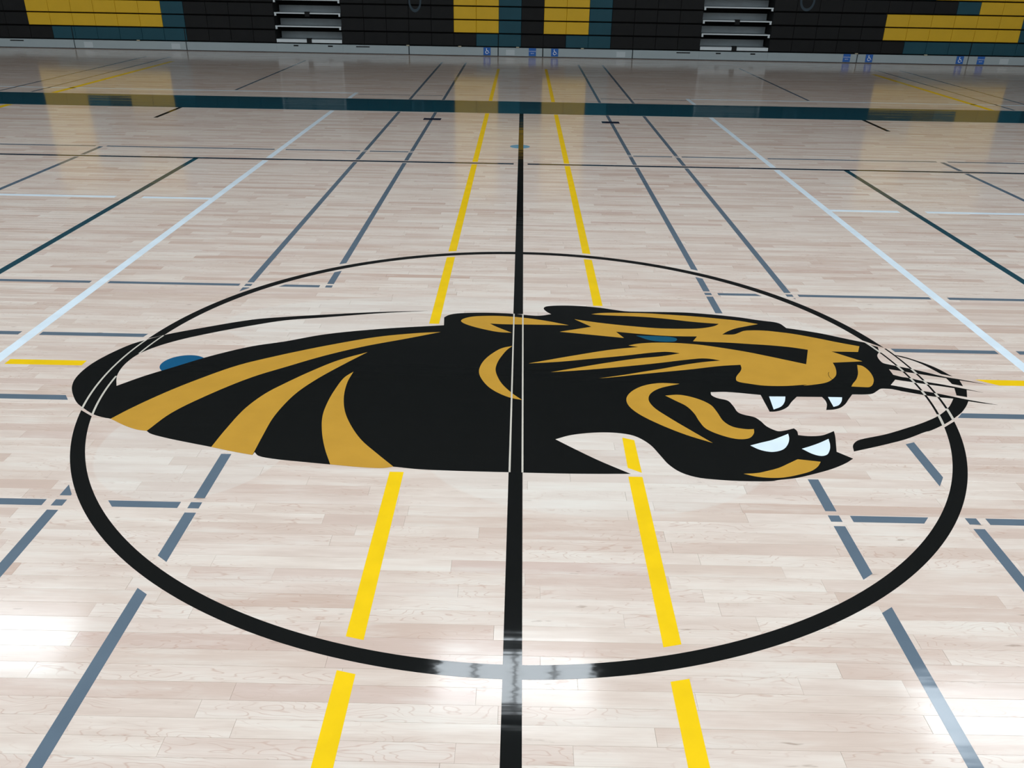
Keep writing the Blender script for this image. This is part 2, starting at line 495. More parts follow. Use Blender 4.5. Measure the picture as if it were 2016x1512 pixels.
# white pair
court_line('court_line', 'long white line running up the court, ' + NECK, 'white', XO - 2.375, 0.027, FARY, 9.3,
           breaks=[H1B, (TEAL[0] - 0.03, TEAL[1] + 0.03)])
court_line('court_line', 'long white line running up the court, ' + SNOUT, 'white', XO + 2.375, 0.027, FARY, 9.3,
           breaks=[H1B, (TEAL[0] - 0.03, TEAL[1] + 0.03)])
for s, w in ((-1, NECK), (1, SNOUT)):
    a = 2.375 + 0.027
    lo, hi = sorted((s * a + XO, s * 9.0))
    court_line('court_line', 'white cross line branching off the long white line, ' + w, 'white', 3.05, 0.027, lo, hi,
               breaks=[tuple(sorted((XO + s * 2.93, XO + s * 3.14)))], vertical=False)
    court_line('court_line', 'dark teal line between the white line and the hall end, ' + w, 'tealline', XO + s * 3.035, 0.025, FARY, YH['H1'])
    court_line('court_line', 'single slate line outside the dark teal line, ' + w, 'slate', XO + s * 4.135, 0.022, FARY, YH['H2'] - 0.02, breaks=[H1B])
    lo, hi = sorted((s * 0.065 + XO, s * 13))
    court_line('court_line', 'thin navy cross line where the dark teal line ends, ' + w, 'navyline', YH['H1'], 0.027, lo, hi, vertical=False)
    lo, hi = sorted((s * 1.108 + XO, s * 13))
    court_line('court_line', 'thin slate cross line just beyond the navy one, ' + w, 'slate', YH['H2'], 0.021, lo, hi,
               breaks=[tuple(sorted((XO + s * 1.49, XO + s * 1.585))), tuple(sorted((XO + s * 2.32, XO + s * 2.43))),
                       tuple(sorted((XO + s * 4.09, XO + s * 4.20)))], vertical=False)
    wb = tuple(sorted((XO + s * 2.335, XO + s * 2.437)))
    ob = tuple(sorted((XO + s * 1.488, XO + s * 1.588)))
    ci = tuple(sorted((circ(G_IN, s), circ(G_OUT, s)), key=lambda q: q(1.1)))
    lo, hi = sorted((s * 1.132 + XO, s * 6.0))
    court_line('court_line', 'slate cross line cutting the far rim of the circle, ' + w, 'slate', YH['H3'], 0.018, lo, hi,
               breaks=[ci, ob, wb], vertical=False)
    court_line('court_line', 'slate cross line cutting the near rim of the circle, ' + w, 'slate', YH['H6'], 0.018, lo, hi,
               breaks=[ci, ob, wb], vertical=False)
    lo, hi = (-6.0, lambda e: -math.sqrt(1.872 ** 2 - e * e) + 0.01) if s < 0 else (lambda e: math.sqrt(1.855 ** 2 - e * e), 6.0)
    court_line('court_line', 'slate dash from the far flank of the circle to the white line, ' + w, 'slate', YH['H4'], 0.020, lo, hi, breaks=[wb], vertical=False)
    lo, hi = (-6.0, lambda e: -1.89 + (e - YH['H5']) * -0.7) if s < 0 else (lambda e: 1.838 + (e - YH['H5']) * 0.85, 6.0)
    court_line('court_line', 'slate dash beside the near flank of the circle, ' + w, 'slate', YH['H5'], 0.021, lo, hi, breaks=[wb], vertical=False)
court_line('court_line', "short yellow dash pointing at the emblem's neck", 'yellow', 0.022, 0.026, -2.326, -1.976, vertical=False)
tag(obj('court_line', prism('court_line', [(2.07, 0.036), (2.151, -0.021), (6.0, -0.021), (6.0, 0.036)], 0, Z1), M['yellow']),
    "yellow line pointing at the emblem's whiskers", 'court line', kind='thing')
for s, w in ((-1, NECK), (1, SNOUT)):
    court_line('court_line', 'short black hash mark touching the teal band, ' + w, 'black', XO + s * 4.30, 0.025, 6.80, TEAL[0])
    court_line('court_line', 'small navy dash crossing the inner slate line near the teal band, ' + w, 'navy', 7.066, 0.07, XO + s * 1.07 - 0.105, XO + s * 1.07 + 0.105, vertical=False, z=Z2)
    lo, hi = sorted((s * 2.42 + XO, s * 14))
    court_line('court_line', 'thin white line just beyond the teal band, ' + w, 'white', 9.25, 0.03, lo, hi, vertical=False)
    lo, hi = sorted((s * 1.12 + XO, s * 2.33))
    court_line('court_line', 'thin slate dash just beyond the teal band, ' + w, 'slate', 9.13, 0.018, lo, hi,
               breaks=[tuple(sorted((XO + s * 1.49, XO + s * 1.585)))], vertical=False)
    court_line('court_line', 'lone dark line between teal band and aisle steps, ' + w, 'slate', XO + s * 4.13, 0.02, 9.33, 13.7)
    court_line('court_line', 'nearer line of the far slate pair before the bleachers, ' + w, 'slate', XO + s * 6.78, 0.02, 8.75, 13.9)
    court_line('court_line', 'farther line of the far slate pair before the bleachers, ' + w, 'slate', XO + s * 7.25, 0.02, 8.75, 13.9)
    court_line('court_line', 'far yellow line before the bleacher letter, ' + w, 'yellow', XO + s * 6.45, 0.045, 4.7, 13.1, breaks=[(TEAL[0] - 0.02, TEAL[1] + 0.02)])
def disc(cx, cy, r, n=40):
    return [(cx + r * math.cos(2 * math.pi * i / n), cy + r * math.sin(2 * math.pi * i / n)) for i in range(n)]
tag(obj('floor_spot', prism('floor_spot', disc(-0.018, 5.425, 0.102), 0, Z1 - 0.0001), M['dotfar']),
    'light blue round spot under the black centre line', 'floor spot', kind='thing')
tag(obj('floor_spot', prism('floor_spot', disc(-1.528, 0.03, 0.101), 0, Z1 - 0.0001), M['dot']),
    "dark blue round spot tucked against the emblem's neck", 'floor spot', kind='thing')

# ------------------------------------------------------------------ panther emblem
EMBLEM = {
 'head': '-0.490,0.757k -0.746,0.725 -1.019,0.672 -1.219,0.629 -1.373,0.583 -1.604,0.452 -1.738,0.364 -1.809,0.293 -1.853,0.242 -1.909,0.122 -1.941,0.001 -1.942,-0.125 -1.917,-0.217 -1.869,-0.304 -1.821,-0.369 -1.781,-0.406 -1.712,-0.461 -1.657,-0.486 -1.629,-0.494 -1.543,-0.551 -1.485,-0.578 -1.448,-0.585k -1.426,-0.605 -1.358,-0.634 -1.270,-0.663 -1.159,-0.697 -1.071,-0.726 -0.988,-0.749k -0.986,-0.728k -0.965,-0.753 -0.907,-0.772 -0.783,-0.791 -0.687,-0.804 -0.557,-0.820 -0.488,-0.821 -0.455,-0.810k -0.360,-0.824 -0.213,-0.830 -0.028,-0.832 0.196,-0.833 0.410,-0.826k 0.301,-0.737 0.206,-0.647 0.144,-0.585k 0.211,-0.548 0.318,-0.524 0.403,-0.527 0.459,-0.548 0.508,-0.609 0.538,-0.693 0.559,-0.755 0.595,-0.808 0.648,-0.840 0.727,-0.854 0.823,-0.859 0.916,-0.855 0.941,-0.847 1.009,-0.831 1.076,-0.804 1.163,-0.762 1.227,-0.720 1.266,-0.686k 1.220,-0.637k 1.236,-0.582 1.255,-0.514 1.263,-0.474k 1.211,-0.508 1.182,-0.517 1.143,-0.519 1.109,-0.513k 1.114,-0.478 1.108,-0.458k 1.060,-0.480 1.038,-0.484 1.020,-0.471 1.001,-0.445 0.988,-0.402 0.972,-0.371 0.948,-0.357 0.942,-0.355 0.914,-0.333 0.905,-0.273 0.892,-0.224 0.851,-0.201 0.833,-0.176 0.835,-0.146k 0.905,-0.141 1.048,-0.163k 1.047,-0.318k 1.067,-0.316 1.098,-0.303 1.134,-0.272 1.164,-0.225 1.202,-0.173k 1.311,-0.171k 1.315,-0.200 1.311,-0.237 1.291,-0.292k 1.322,-0.287 1.355,-0.271 1.389,-0.236 1.419,-0.190 1.452,-0.141k 1.519,-0.137 1.547,-0.127 1.577,-0.099 1.599,-0.079 1.611,-0.076 1.648,-0.079k 1.689,-0.099k 1.705,-0.058k 1.659,-0.039k 1.702,0.019k 1.732,0.009k 1.747,0.046k 1.713,0.070k 1.717,0.131k 1.773,0.110k 1.791,0.155k 1.740,0.182 1.716,0.199 1.712,0.228 1.716,0.270 1.724,0.293 1.743,0.324k 1.755,0.361k 1.762,0.390k 1.734,0.416 1.725,0.436 1.718,0.441 1.647,0.481 1.530,0.551 1.404,0.603 1.374,0.613k 1.373,0.621k 1.359,0.670 1.340,0.689 1.258,0.715 1.163,0.751 1.030,0.784 0.894,0.805 0.754,0.807 0.662,0.805 0.568,0.807 0.506,0.826 0.438,0.851 0.350,0.869 0.244,0.875 0.172,0.866 0.140,0.852 0.129,0.824 0.142,0.781 0.167,0.743k 0.116,0.720 0.081,0.716 0.022,0.726 -0.036,0.738 -0.127,0.745 -0.231,0.742 -0.334,0.725 -0.373,0.701 -0.394,0.667k -0.386,0.559k -0.710,0.491 -0.964,0.409 -1.138,0.311 -1.276,0.247 -1.430,0.130 -1.566,-0.009 -1.652,-0.098 -1.732,-0.202k -1.768,-0.117 -1.783,-0.055 -1.789,0.030 -1.774,0.128 -1.727,0.216 -1.650,0.301 -1.520,0.401 -1.351,0.506 -1.207,0.581 -1.011,0.634 -0.743,0.706',
 'w1': '1.780,0.160k 1.822,0.139 1.888,0.097 1.948,0.057 2.008,0.032 2.101,-0.014k 2.004,0.022 1.942,0.046 1.902,0.060 1.825,0.089 1.762,0.113k',
 'w2': '1.737,0.051k 1.774,0.038 1.836,0.002 1.896,-0.022 1.944,-0.045 1.986,-0.066 2.044,-0.096k 1.982,-0.073 1.932,-0.057 1.887,-0.042 1.820,-0.021 1.774,-0.005 1.722,0.012k',
 'w3': '1.695,-0.055k 1.771,-0.088 1.827,-0.111 1.897,-0.146 1.941,-0.169 2.048,-0.213k 1.986,-0.199 1.934,-0.182 1.883,-0.162 1.822,-0.150 1.769,-0.133 1.679,-0.096k',
 't1': '1.807,0.297k 1.841,0.280 1.886,0.237 1.927,0.187 1.953,0.141 1.973,0.086 1.982,0.066k 1.939,0.089k 1.921,0.140 1.898,0.193 1.859,0.247 1.812,0.286',
 't2': '1.944,0.048k 1.995,0.025k 1.983,-0.035k 1.943,-0.015k',
 't3': '1.935,-0.055k 1.982,-0.072k 1.950,-0.144k 1.911,-0.129k',
 't4': '1.883,-0.161k 1.938,-0.182k 1.907,-0.229 1.861,-0.287 1.825,-0.323 1.792,-0.353 1.731,-0.403 1.650,-0.458 1.638,-0.462 1.532,-0.526 1.434,-0.572 1.348,-0.608 1.288,-0.632k 1.300,-0.587 1.323,-0.555 1.347,-0.538 1.465,-0.491 1.602,-0.419 1.582,-0.431 1.671,-0.378 1.743,-0.327 1.801,-0.272 1.837,-0.229',
 'g1': '-1.629,-0.494k -1.585,-0.400 -1.502,-0.256 -1.406,-0.120 -1.275,0.033 -1.121,0.148 -1.101,0.162 -0.934,0.267 -0.695,0.392 -0.502,0.450 -0.395,0.468k -0.560,0.373 -0.741,0.274 -0.910,0.155 -1.064,0.019 -1.179,-0.089 -1.303,-0.253 -1.407,-0.433 -1.448,-0.585k -1.485,-0.578 -1.543,-0.551',
 'g2': '-1.159,-0.697k -1.148,-0.562 -1.123,-0.380 -1.077,-0.243 -1.022,-0.147 -0.934,-0.015 -0.837,0.106 -0.718,0.204k -0.799,0.071 -0.888,-0.089 -0.945,-0.224 -0.973,-0.341 -0.989,-0.467 -0.990,-0.598 -0.988,-0.749k -1.071,-0.726',
 'g3': '-0.687,-0.804k -0.731,-0.690 -0.768,-0.567 -0.794,-0.436 -0.799,-0.318 -0.791,-0.185 -0.773,-0.070 -0.745,-0.013k -0.752,-0.117 -0.742,-0.253 -0.713,-0.386 -0.670,-0.498 -0.606,-0.619 -0.528,-0.721 -0.455,-0.810k -0.488,-0.821 -0.557,-0.820',
 'g4': '0.252,0.593k 0.147,0.592 0.022,0.590 -0.088,0.589 -0.153,0.594k -0.121,0.556 -0.040,0.478k -0.103,0.483 -0.186,0.519 -0.255,0.562 -0.291,0.596 -0.303,0.622 -0.294,0.650 -0.255,0.682 -0.194,0.697 -0.091,0.701 0.046,0.677 0.148,0.642',
 'g5': '-0.033,0.312k -0.082,0.284 -0.127,0.220 -0.164,0.136 -0.180,0.056 -0.180,0.000 -0.164,-0.067 -0.129,-0.144 -0.085,-0.199 -0.033,-0.240 0.014,-0.257k -0.028,-0.196 -0.073,-0.109 -0.098,-0.023 -0.107,0.045 -0.099,0.124 -0.080,0.200 -0.056,0.270',
 'g6': '0.203,0.503k 0.368,0.577k 0.287,0.676k 0.403,0.637 0.536,0.604 0.667,0.580 0.720,0.574 0.821,0.574 0.923,0.584 0.989,0.610 1.016,0.629 1.036,0.652k 0.906,0.673 0.741,0.715 0.619,0.733 0.446,0.743 0.380,0.754k 0.431,0.773 0.554,0.782 0.694,0.781 0.749,0.774 0.920,0.752 1.053,0.725 1.151,0.700 1.240,0.659k 1.167,0.624 1.110,0.594 1.069,0.561 1.043,0.534 1.023,0.509k 1.058,0.509 1.086,0.515 1.114,0.537 1.146,0.563 1.189,0.572 1.255,0.571 1.318,0.557 1.385,0.537 1.507,0.478 1.577,0.439 1.673,0.393k 1.642,0.323k 1.512,0.322k 1.623,0.213k 1.476,0.191k 1.471,0.141 1.458,0.086 1.441,0.044 1.406,-0.001 1.373,-0.028 1.316,-0.050 1.264,-0.062 1.283,-0.052 1.190,-0.069 1.089,-0.071 1.036,-0.058 0.977,-0.032 0.979,0.003 0.993,0.035 1.013,0.070 1.027,0.106 1.032,0.146k 0.929,0.127 0.801,0.088 0.644,0.046 0.533,0.016 0.441,-0.011 0.361,-0.030k 0.473,0.010 0.598,0.061 0.649,0.081 0.779,0.138 0.877,0.172 0.947,0.188k 0.914,0.204 0.869,0.210 0.821,0.200 0.740,0.176 0.659,0.150 0.545,0.117 0.390,0.076 0.268,0.048 0.146,0.024k 0.270,0.079 0.394,0.132 0.554,0.193 0.669,0.223 0.769,0.263k 0.740,0.274 0.703,0.279 0.677,0.275 0.625,0.263 0.495,0.222 0.337,0.179 0.181,0.138 0.045,0.114k 0.249,0.209 0.448,0.293 0.579,0.330k 0.532,0.346k 0.575,0.368 0.641,0.384 0.694,0.389 0.790,0.387 0.884,0.372 0.974,0.344 1.091,0.299 1.203,0.243 1.288,0.197 1.344,0.167k 1.403,0.337k 1.335,0.362 1.239,0.382 1.145,0.393 1.020,0.407 0.923,0.410 0.859,0.415k 0.890,0.477k 0.804,0.475 0.707,0.480 0.590,0.498 0.488,0.518k 0.520,0.439k',
 'g7': '1.584,0.171k 1.602,0.163 1.614,0.124 1.614,0.070 1.604,0.017 1.587,-0.024 1.569,-0.052 1.552,-0.065 1.521,-0.065 1.476,-0.062k 1.492,-0.034 1.524,0.013 1.553,0.073 1.569,0.122',
 'g8': '0.712,-0.070k 0.623,-0.067 0.547,-0.098 0.487,-0.160 0.460,-0.225 0.463,-0.292 0.497,-0.363 0.568,-0.446 0.662,-0.529 0.755,-0.589k 0.694,-0.501 0.620,-0.392 0.567,-0.300 0.554,-0.233 0.569,-0.175 0.615,-0.121',
 'g9': '0.631,-0.189k 0.694,-0.179 0.763,-0.211 0.810,-0.265 0.825,-0.331 0.836,-0.412 0.864,-0.456 0.914,-0.473 0.944,-0.471k 0.935,-0.507 0.907,-0.546 0.863,-0.555 0.805,-0.529 0.752,-0.477 0.736,-0.416 0.727,-0.347 0.705,-0.282 0.667,-0.234',
 'g10': '1.053,-0.699k 1.135,-0.714k 1.114,-0.748 1.081,-0.780 1.042,-0.801 0.971,-0.828 0.921,-0.834 0.869,-0.828 0.824,-0.810k 0.875,-0.803 0.907,-0.791 0.964,-0.764 1.014,-0.728',
 'k1': '1.081,-0.177k 1.152,-0.175k 1.134,-0.227 1.107,-0.270 1.069,-0.298k',
 'k2': '1.337,-0.171k 1.398,-0.171k 1.383,-0.209 1.357,-0.247 1.331,-0.263k',
 'k3': '0.898,-0.603k 0.946,-0.579 0.990,-0.559 1.036,-0.529 1.072,-0.504k 1.065,-0.543 1.046,-0.590 1.020,-0.626 0.990,-0.644 0.962,-0.648 0.927,-0.634',
 'k4': '1.092,-0.620k 1.141,-0.593 1.179,-0.569 1.221,-0.538k 1.211,-0.588 1.196,-0.628 1.175,-0.661 1.151,-0.671 1.125,-0.660',
 'eye': '0.584,0.472k 0.653,0.471 0.705,0.470 0.753,0.464 0.780,0.449 0.783,0.434 0.771,0.411 0.734,0.401 0.696,0.403 0.645,0.417',
}
def catmull(p0, p1, p2, p3, n):
    def tj(t, a, b):
        return t + max(1e-6, math.hypot(b[0] - a[0], b[1] - a[1])) ** 0.5
    t0 = 0.0
    t1 = tj(t0, p0, p1); t2 = tj(t1, p1, p2); t3 = tj(t2, p2, p3)
    out = []
    for i in range(n):
        t = t1 + (t2 - t1) * i / n
        def L(a, b, ta, tb):
            k = (t - ta) / (tb - ta)
            return (a[0] + (b[0] - a[0]) * k, a[1] + (b[1] - a[1]) * k)
        a1 = L(p0, p1, t0, t1); a2 = L(p1, p2, t1, t2); a3 = L(p2, p3, t2, t3)
        b1 = L(a1, a2, t0, t2); b2 = L(a2, a3, t1, t3)
        out.append(L(b1, b2, t1, t2))
    return out
def outline(txt):
    P, K = [], []
    for tok in txt.split():
        K.append(tok.endswith('k'))
        a, b = tok.rstrip('k').split(',')
        P.append((float(a), float(b)))
    n = len(P)
    out = []
    for i in range(n):
        p1, p2 = P[i], P[(i + 1) % n]
        if K[i] and K[(i + 1) % n]:
            out.append(p1)
            continue
        p0 = P[i - 1] if not K[i] else (2 * p1[0] - p2[0], 2 * p1[1] - p2[1])
        p3 = P[(i + 2) % n] if not K[(i + 1) % n] else (2 * p2[0] - p1[0], 2 * p2[1] - p1[1])
        out += catmull(p0, p1, p2, p3, 5)
    return out
emb = empty('panther_emblem', (0, 0, 0))
tag(emb, 'snarling black and gold panther head painted over the centre circle', 'emblem', kind='thing')
PARTS = [('head', 'head_silhouette', 'black', 0), ('w1', 'whisker', 'black', 0.00003), ('w2', 'whisker', 'black', 0.00003), ('w3', 'whisker', 'black', 0.00003),
         ('t1', 'tail_curl', 'black', 0.00006), ('t2', 'tail_curl', 'black', 0.00006), ('t3', 'tail_curl', 'black', 0.00006), ('t4', 'tail_curl', 'black', 0.00006),
         ('g1', 'neck_stripe', 'gold', 1), ('g2', 'neck_stripe', 'gold', 1), ('g3', 'neck_stripe', 'gold', 1), ('g4', 'ear_patch', 'gold', 1), ('g5', 'jaw_crescent', 'gold', 1),
         ('g6', 'face_patch', 'gold', 1), ('g7', 'nose_patch', 'gold', 1), ('g8', 'cheek_crescent', 'gold', 1), ('g9', 'tongue', 'gold', 1), ('g10', 'chin_patch', 'gold', 1),
         ('k1', 'tooth', 'white', 1), ('k2', 'tooth', 'white', 1), ('k3', 'tooth', 'white', 1), ('k4', 'tooth', 'white', 1), ('eye', 'eye', 'eye', 1)]
for key, nm, mt, lv in PARTS:
    pts = outline(EMBLEM[key])
    if lv == 1:
        obj(nm, prism(nm, pts, Z1, Z2), M[mt], emb)
    else:
        obj(nm, prism(nm, pts, 0.0, Z1 + 0.00008 + lv), M[mt], emb)

# raised edge of an older round spot showing through the gold muzzle
ring_pts = [(1.512 + rr * math.cos(math.radians(t)), 0.033 + rr * math.sin(math.radians(t))) for rr, ts in ((0.1035, range(150, 226, 5)), (0.1015, range(225, 149, -5))) for t in ts]
obj('spot_edge', prism('spot_edge', ring_pts, Z2, Z2 + 0.0002), M['black'], emb)

# ------------------------------------------------------------------ centre circle
def arc(r0, r1, a0, a1, z0, z1, name, n=None, ends=None):
    """ring sector; angles in degrees, ends=(inner0, outer0, inner1, outer1) angle offsets"""
    n = n or max(3, int(abs(a1 - a0) / 1.2))
    e = ends or (0, 0, 0, 0)
    pin = [(r0 * math.cos(math.radians(t)), r0 * math.sin(math.radians(t))) for t in np.linspace(a0 + e[0], a1 + e[2], n + 1)]
    pout = [(r1 * math.cos(math.radians(t)), r1 * math.sin(math.radians(t))) for t in np.linspace(a0 + e[1], a1 + e[3], n + 1)]
    return prism(name, pin + pout[::-1], z0, z1)
A_UP0, A_UP1, E_UP = 12.05, 170.25, (3.2, 0, -2.1, 0)
A_LO0, A_LO1, E_LO = 193.5, 348.3, (2.03, 0, -2.09, 0)
A_NECK_IN, A_NECK_OUT = ((168.5, 175.6), (183.4, 195.1)), ((170.6, 193.1),)
A_WH_IN, A_WH_OUT = (-10.11, 10.4), (-8.09, 11.7)
GAPS_IN = ((3.47, 5.55), (-0.4, 1.23), (-4.29, -2.85), (-13.3, -10.11), (10.5, 14.6))
GAPS_OUT = ((2.68, 4.35), (-0.84, 0.52), (-4.7, -3.5), (-11.3, -8.09))
circ_o = empty('center_circle', (0, 0, 0))
tag(circ_o, 'large black centre circle ring around the panther emblem', 'court circle', kind='thing')
# upper sweep from the whiskers over the far side to the neck, lower sweep back along the near side
obj('ring_segment', arc(R_IN, R_OUT, A_UP0, A_UP1, 0, Z1, 'ring_segment', ends=E_UP), M['black'], circ_o)
obj('ring_segment', arc(R_IN, R_OUT, A_LO0, A_LO1, 0, Z1, 'ring_segment', ends=E_LO), M['black'], circ_o)
OW = 0.0042
# bare gaps that outline the ring where it passes over the black neck
for r in (R_IN, R_OUT):
    for a0, a1 in (A_NECK_IN if r == R_IN else A_NECK_OUT):
        obj('outline', arc(r - OW, r + OW, a0, a1, Z1 + 0.0001, Z2, 'outline'), M['pale'], circ_o)
# thin black outlines of the ring through the whiskers, broken by bare gaps at each whisker
for r, (a0, a1) in ((R_IN, A_WH_IN), (R_OUT, A_WH_OUT)):
    obj('outline', arc(r - 0.005, r + 0.005, a0, a1, 0, Z1, 'outline'), M['black'], circ_o)
for r, lst in ((R_IN, GAPS_IN), (R_OUT, GAPS_OUT)):
    for a0, a1 in lst:
        obj('outline', arc(r - 0.0056, r + 0.0056, a0, a1, Z1 + 0.0001, Z2, 'outline', 4), M['pale'], circ_o)
# bare gaps that outline the centre line across the emblem
cl_gap = [o for o in COL.objects if o.name.startswith('center_line')][0]
for x in (-0.030, 0.017):
    me = prism('outline', [(x - 0.0035, -0.832), (x + 0.0035, -0.832), (x + 0.0035, 0.737), (x - 0.0035, 0.737)], Z2, Z3)
    ch = obj('outline', me, M['pale'], cl_gap)
    ch.location = (-XO, 0, 0)

# ------------------------------------------------------------------ folded bleachers
BY = 15.27
PW, PH = 0.459, 0.2535
ROW0 = 0.193
NROWS = 13
def letter(kind):
    s = set()
    full = range(6)
    if kind == 'C':
        rows = {2: full, 3: full, 4: (0, 1, 4, 5), 5: (0, 1), 6: (0, 1), 7: (0, 1), 8: (0, 1), 9: (0, 1, 4, 5), 10: full, 11: full}
    elif kind == 'H':
        rows = {r: ((0, 1, 4, 5) if r not in (6, 7) else full) for r in range(2, 12)}
    else:
        rows = {2: full, 3: full, 4: (4, 5), 5: (2, 3, 4, 5), 6: full, 7: full, 8: (0, 1, 2, 3), 9: (0, 1), 10: full, 11: full}
    for r, cs in rows.items():
        for c in cs:
            s.add((c, r))
    return s
def cell(letters, c, r):
    for c0, s in letters:
        if (c - c0, r) in s:
            return 'pyellow'
    for c0, s in letters:
        if (c - c0 - 1, r + 1) in s:
            return 'pteal'
    return 'pblack'
panel_me = {}
for k in ('pyellow', 'pteal', 'pblack'):
    panel_me[k] = cbox('seat_panel', -PW / 2 + 0.0015, PW / 2 - 0.0015, -0.03, 0.05, 0.0, PH - 0.024, 0.006)
    panel_me[k].materials.append(M[k])
seams = [-9.27, -6.95, -2.35, -0.51, 0.41, 2.26, 6.88, 9.16]
def bleacher(x0, ncol, letters, label, slots, pales, tabs, ring):
    x1 = x0 + ncol * PW
    b = empty('folding_bleacher', ((x0 + x1) / 2, BY, 0))
    tag(b, label, 'bleacher', 'folded bleacher banks', 'thing')
    ox = (x0 + x1) / 2
    obj('body', boxes('body', [(x0 - ox + 0.002, x1 - ox - 0.002, 0.05, 1.55, 0.0, ROW0 + NROWS * PH)]), M['gap'], b)
    for r in range(1, 6):
        for c in range(ncol):
            obj('seat_panel', panel_me[cell(letters, c, r)], None, b, (x0 + (c + 0.5) * PW - ox, 0.0, ROW0 + (r - 1) * PH))
    bs = {'pyellow': [], 'pteal': [], 'pblack': []}
    for r in range(6, NROWS + 1):
        for c in range(ncol):
            cx, z = x0 + (c + 0.5) * PW - ox, ROW0 + (r - 1) * PH
            bs[cell(letters, c, r)].append((cx - PW / 2 + 0.0015, cx + PW / 2 - 0.0015, -0.03, 0.05, z, z + PH - 0.024))
    for k, lst in bs.items():
        if lst:
            o = obj('upper_seat_panels', boxes('upper_seat_panels', lst), M[k], b)
            o['kind'] = 'stuff'
    edges = [x0] + [s for s in seams if x0 < s < x1] + [x1]
    for a, c in zip(edges[:-1], edges[1:]):
        a2, c2 = a + 0.009 - ox, c - 0.009 - ox
        if abs(a - x0) < 1e-6 and abs(x0) < 12: a2 = a - ox
        if abs(c - x1) < 1e-6 and abs(x1) < 12: c2 = c - ox
        kp = obj('kick_plate', cbox('kick_plate', a2, c2, -0.035, 0.05, 0.012, ROW0 - 0.022, 0.004), M['kick'], b)
        for s in slots:
            if a < s[0] < c:
                obj('slot', boxes('slot', [(s[0] - s[1] / 2 - ox, s[0] + s[1] / 2 - ox, -0.037, -0.033, 0.128, 0.148)]), M['gap'], kp)
        for s in pales:
            if a < s < c:
                obj('pale_patch', boxes('pale_patch', [(s - 0.09 - ox, s + 0.09 - ox, -0.0365, -0.033, 0.03, 0.135)]), M['kickpale'], kp)
    obj('base_strip', boxes('base_strip', [(x0 - ox, x1 - ox, -0.03, 0.05, 0.0, 0.012)]), M['brown'], b)
    for s in seams:
        if x0 < s < x1:
            obj('seam', boxes('seam', [(s - 0.008 - ox, s + 0.008 - ox, -0.0315, -0.028, ROW0, ROW0 + PH - 0.015)]), M['gap'], b)
    for s in tabs:
        if x0 < s < x1:
            obj('tab', boxes('tab', [(s - 0.03 - ox, s + 0.03 - ox, -0.05, -0.02, ROW0 - 0.022, ROW0 - 0.002)]), M['tab'], b)
    if ring:
        rx, rz, cx, cz = ring
        v, f = [], []
        n = 36
        for i in range(n):
            t = 2 * math.pi * i / n
            for k in (0.74, 1.0):
                for yy in (-0.0325, -0.029):
                    v.append((cx - ox + rx * k * math.cos(t), yy, cz + rz * k * math.sin(t)))
        for i in range(n):
            j = (i + 1) % n
            a, c = 4 * i, 4 * j
            f += [(a, a + 2, c + 2, c), (a + 2, a + 3, c + 3, c + 2), (a + 1, c + 1, c + 3, a + 3), (a, c, c + 1, a + 1)]
        obj('ring_print', mesh('ring_print', v, f), M['ring'], b)
    return b
TABS = [-2.37, -1.30, -0.11, 1.22, -7.93, 6.85, 8.27]
SLOTS = [(-10.45, 0.28), (-3.30, 0.28), (3.30, 0.28)]
PALES = [-0.26, 2.02, -8.98, -7.17, 9.9]
bleacher(-10.13 - 7 * PW, 18, [(7, letter('C'))], 'folded black bleacher bank with a blocky yellow C, beyond the neck side', SLOTS, PALES, TABS, None)
bleacher(-3.716, 16, [(5, letter('H'))], 'folded black bleacher bank with two tall yellow H bars, in the middle', SLOTS, PALES, TABS, (0.13, 0.21, -2.20, 1.02))
bleacher(7.335 - 5 * PW, 18, [(5, letter('S'))], 'folded black bleacher bank with a blocky yellow S, beyond the snout side', SLOTS, PALES, TABS, (0.15, 0.20, 5.69, 1.16))

def aisle(x0, x1, label, slots):
    ox = (x0 + x1) / 2
    w = (x1 - x0) / 2
    a = empty('aisle_stairs', (ox, BY, 0))
    tag(a, label, 'stairs', 'aisle stairs between bleacher banks', 'thing')
    obj('back_panel', boxes('back_panel', [(-w + 0.004, w - 0.004, 0.5, 1.55, 0.0, ROW0 + NROWS * PH)]), M['gap'], a)
    kp = obj('kick_plate', cbox('kick_plate', -w, w, -0.035, 0.05, 0.012, ROW0 - 0.022, 0.004), M['kick'], a)
    for s in slots:
        obj('slot', boxes('slot', [(s - 0.05 - ox, s + 0.05 - ox, -0.037, -0.033, 0.125, 0.150)]), M['gap'], kp)
    obj('base_strip', boxes('base_strip', [(-w, w, -0.03, 0.05, 0, 0.012)]), M['brown'], a)
    z = 0.26
    obj('nosing', boxes('nosing', [(-w + 0.01, w - 0.01, -0.03, 0.0, 0.197, z)]), M['nosing'], a)
    k = 0
    while z < ROW0 + NROWS * PH - 0.3:
        obj('tread', boxes('tread', [(-w + 0.02, w - 0.02, 0.0, 0.5, z - 0.02, z)]), M['riser'], a)
        obj('riser', boxes('riser', [(-w + 0.02, w - 0.02, 0.37, 0.40, z, z + 0.125)]), M['riser'], a)
        if k > 0:
            nb = obj('nosing', boxes('nosing', [(-w + 0.01, w - 0.01, -0.03, 0.005, z - 0.02, z + 0.003)]), M['nosing'], a)
            for sx in (-1, 1):
                xx = sx * (w - 0.03)
                obj('bracket', boxes('bracket', [(xx - 0.018, xx + 0.018, -0.028, 0.0, z - 0.062, z - 0.02)]), M['nosing'], nb)
        if k % 2 == 0:
            obj('latch', cbox('latch', -0.05, 0.05, -0.05, 0.02, z - 0.075, z + 0.022, 0.01), M['pblack'], a)
        z += PH - 0.003 if k else 0.2495
        k += 1
    return a
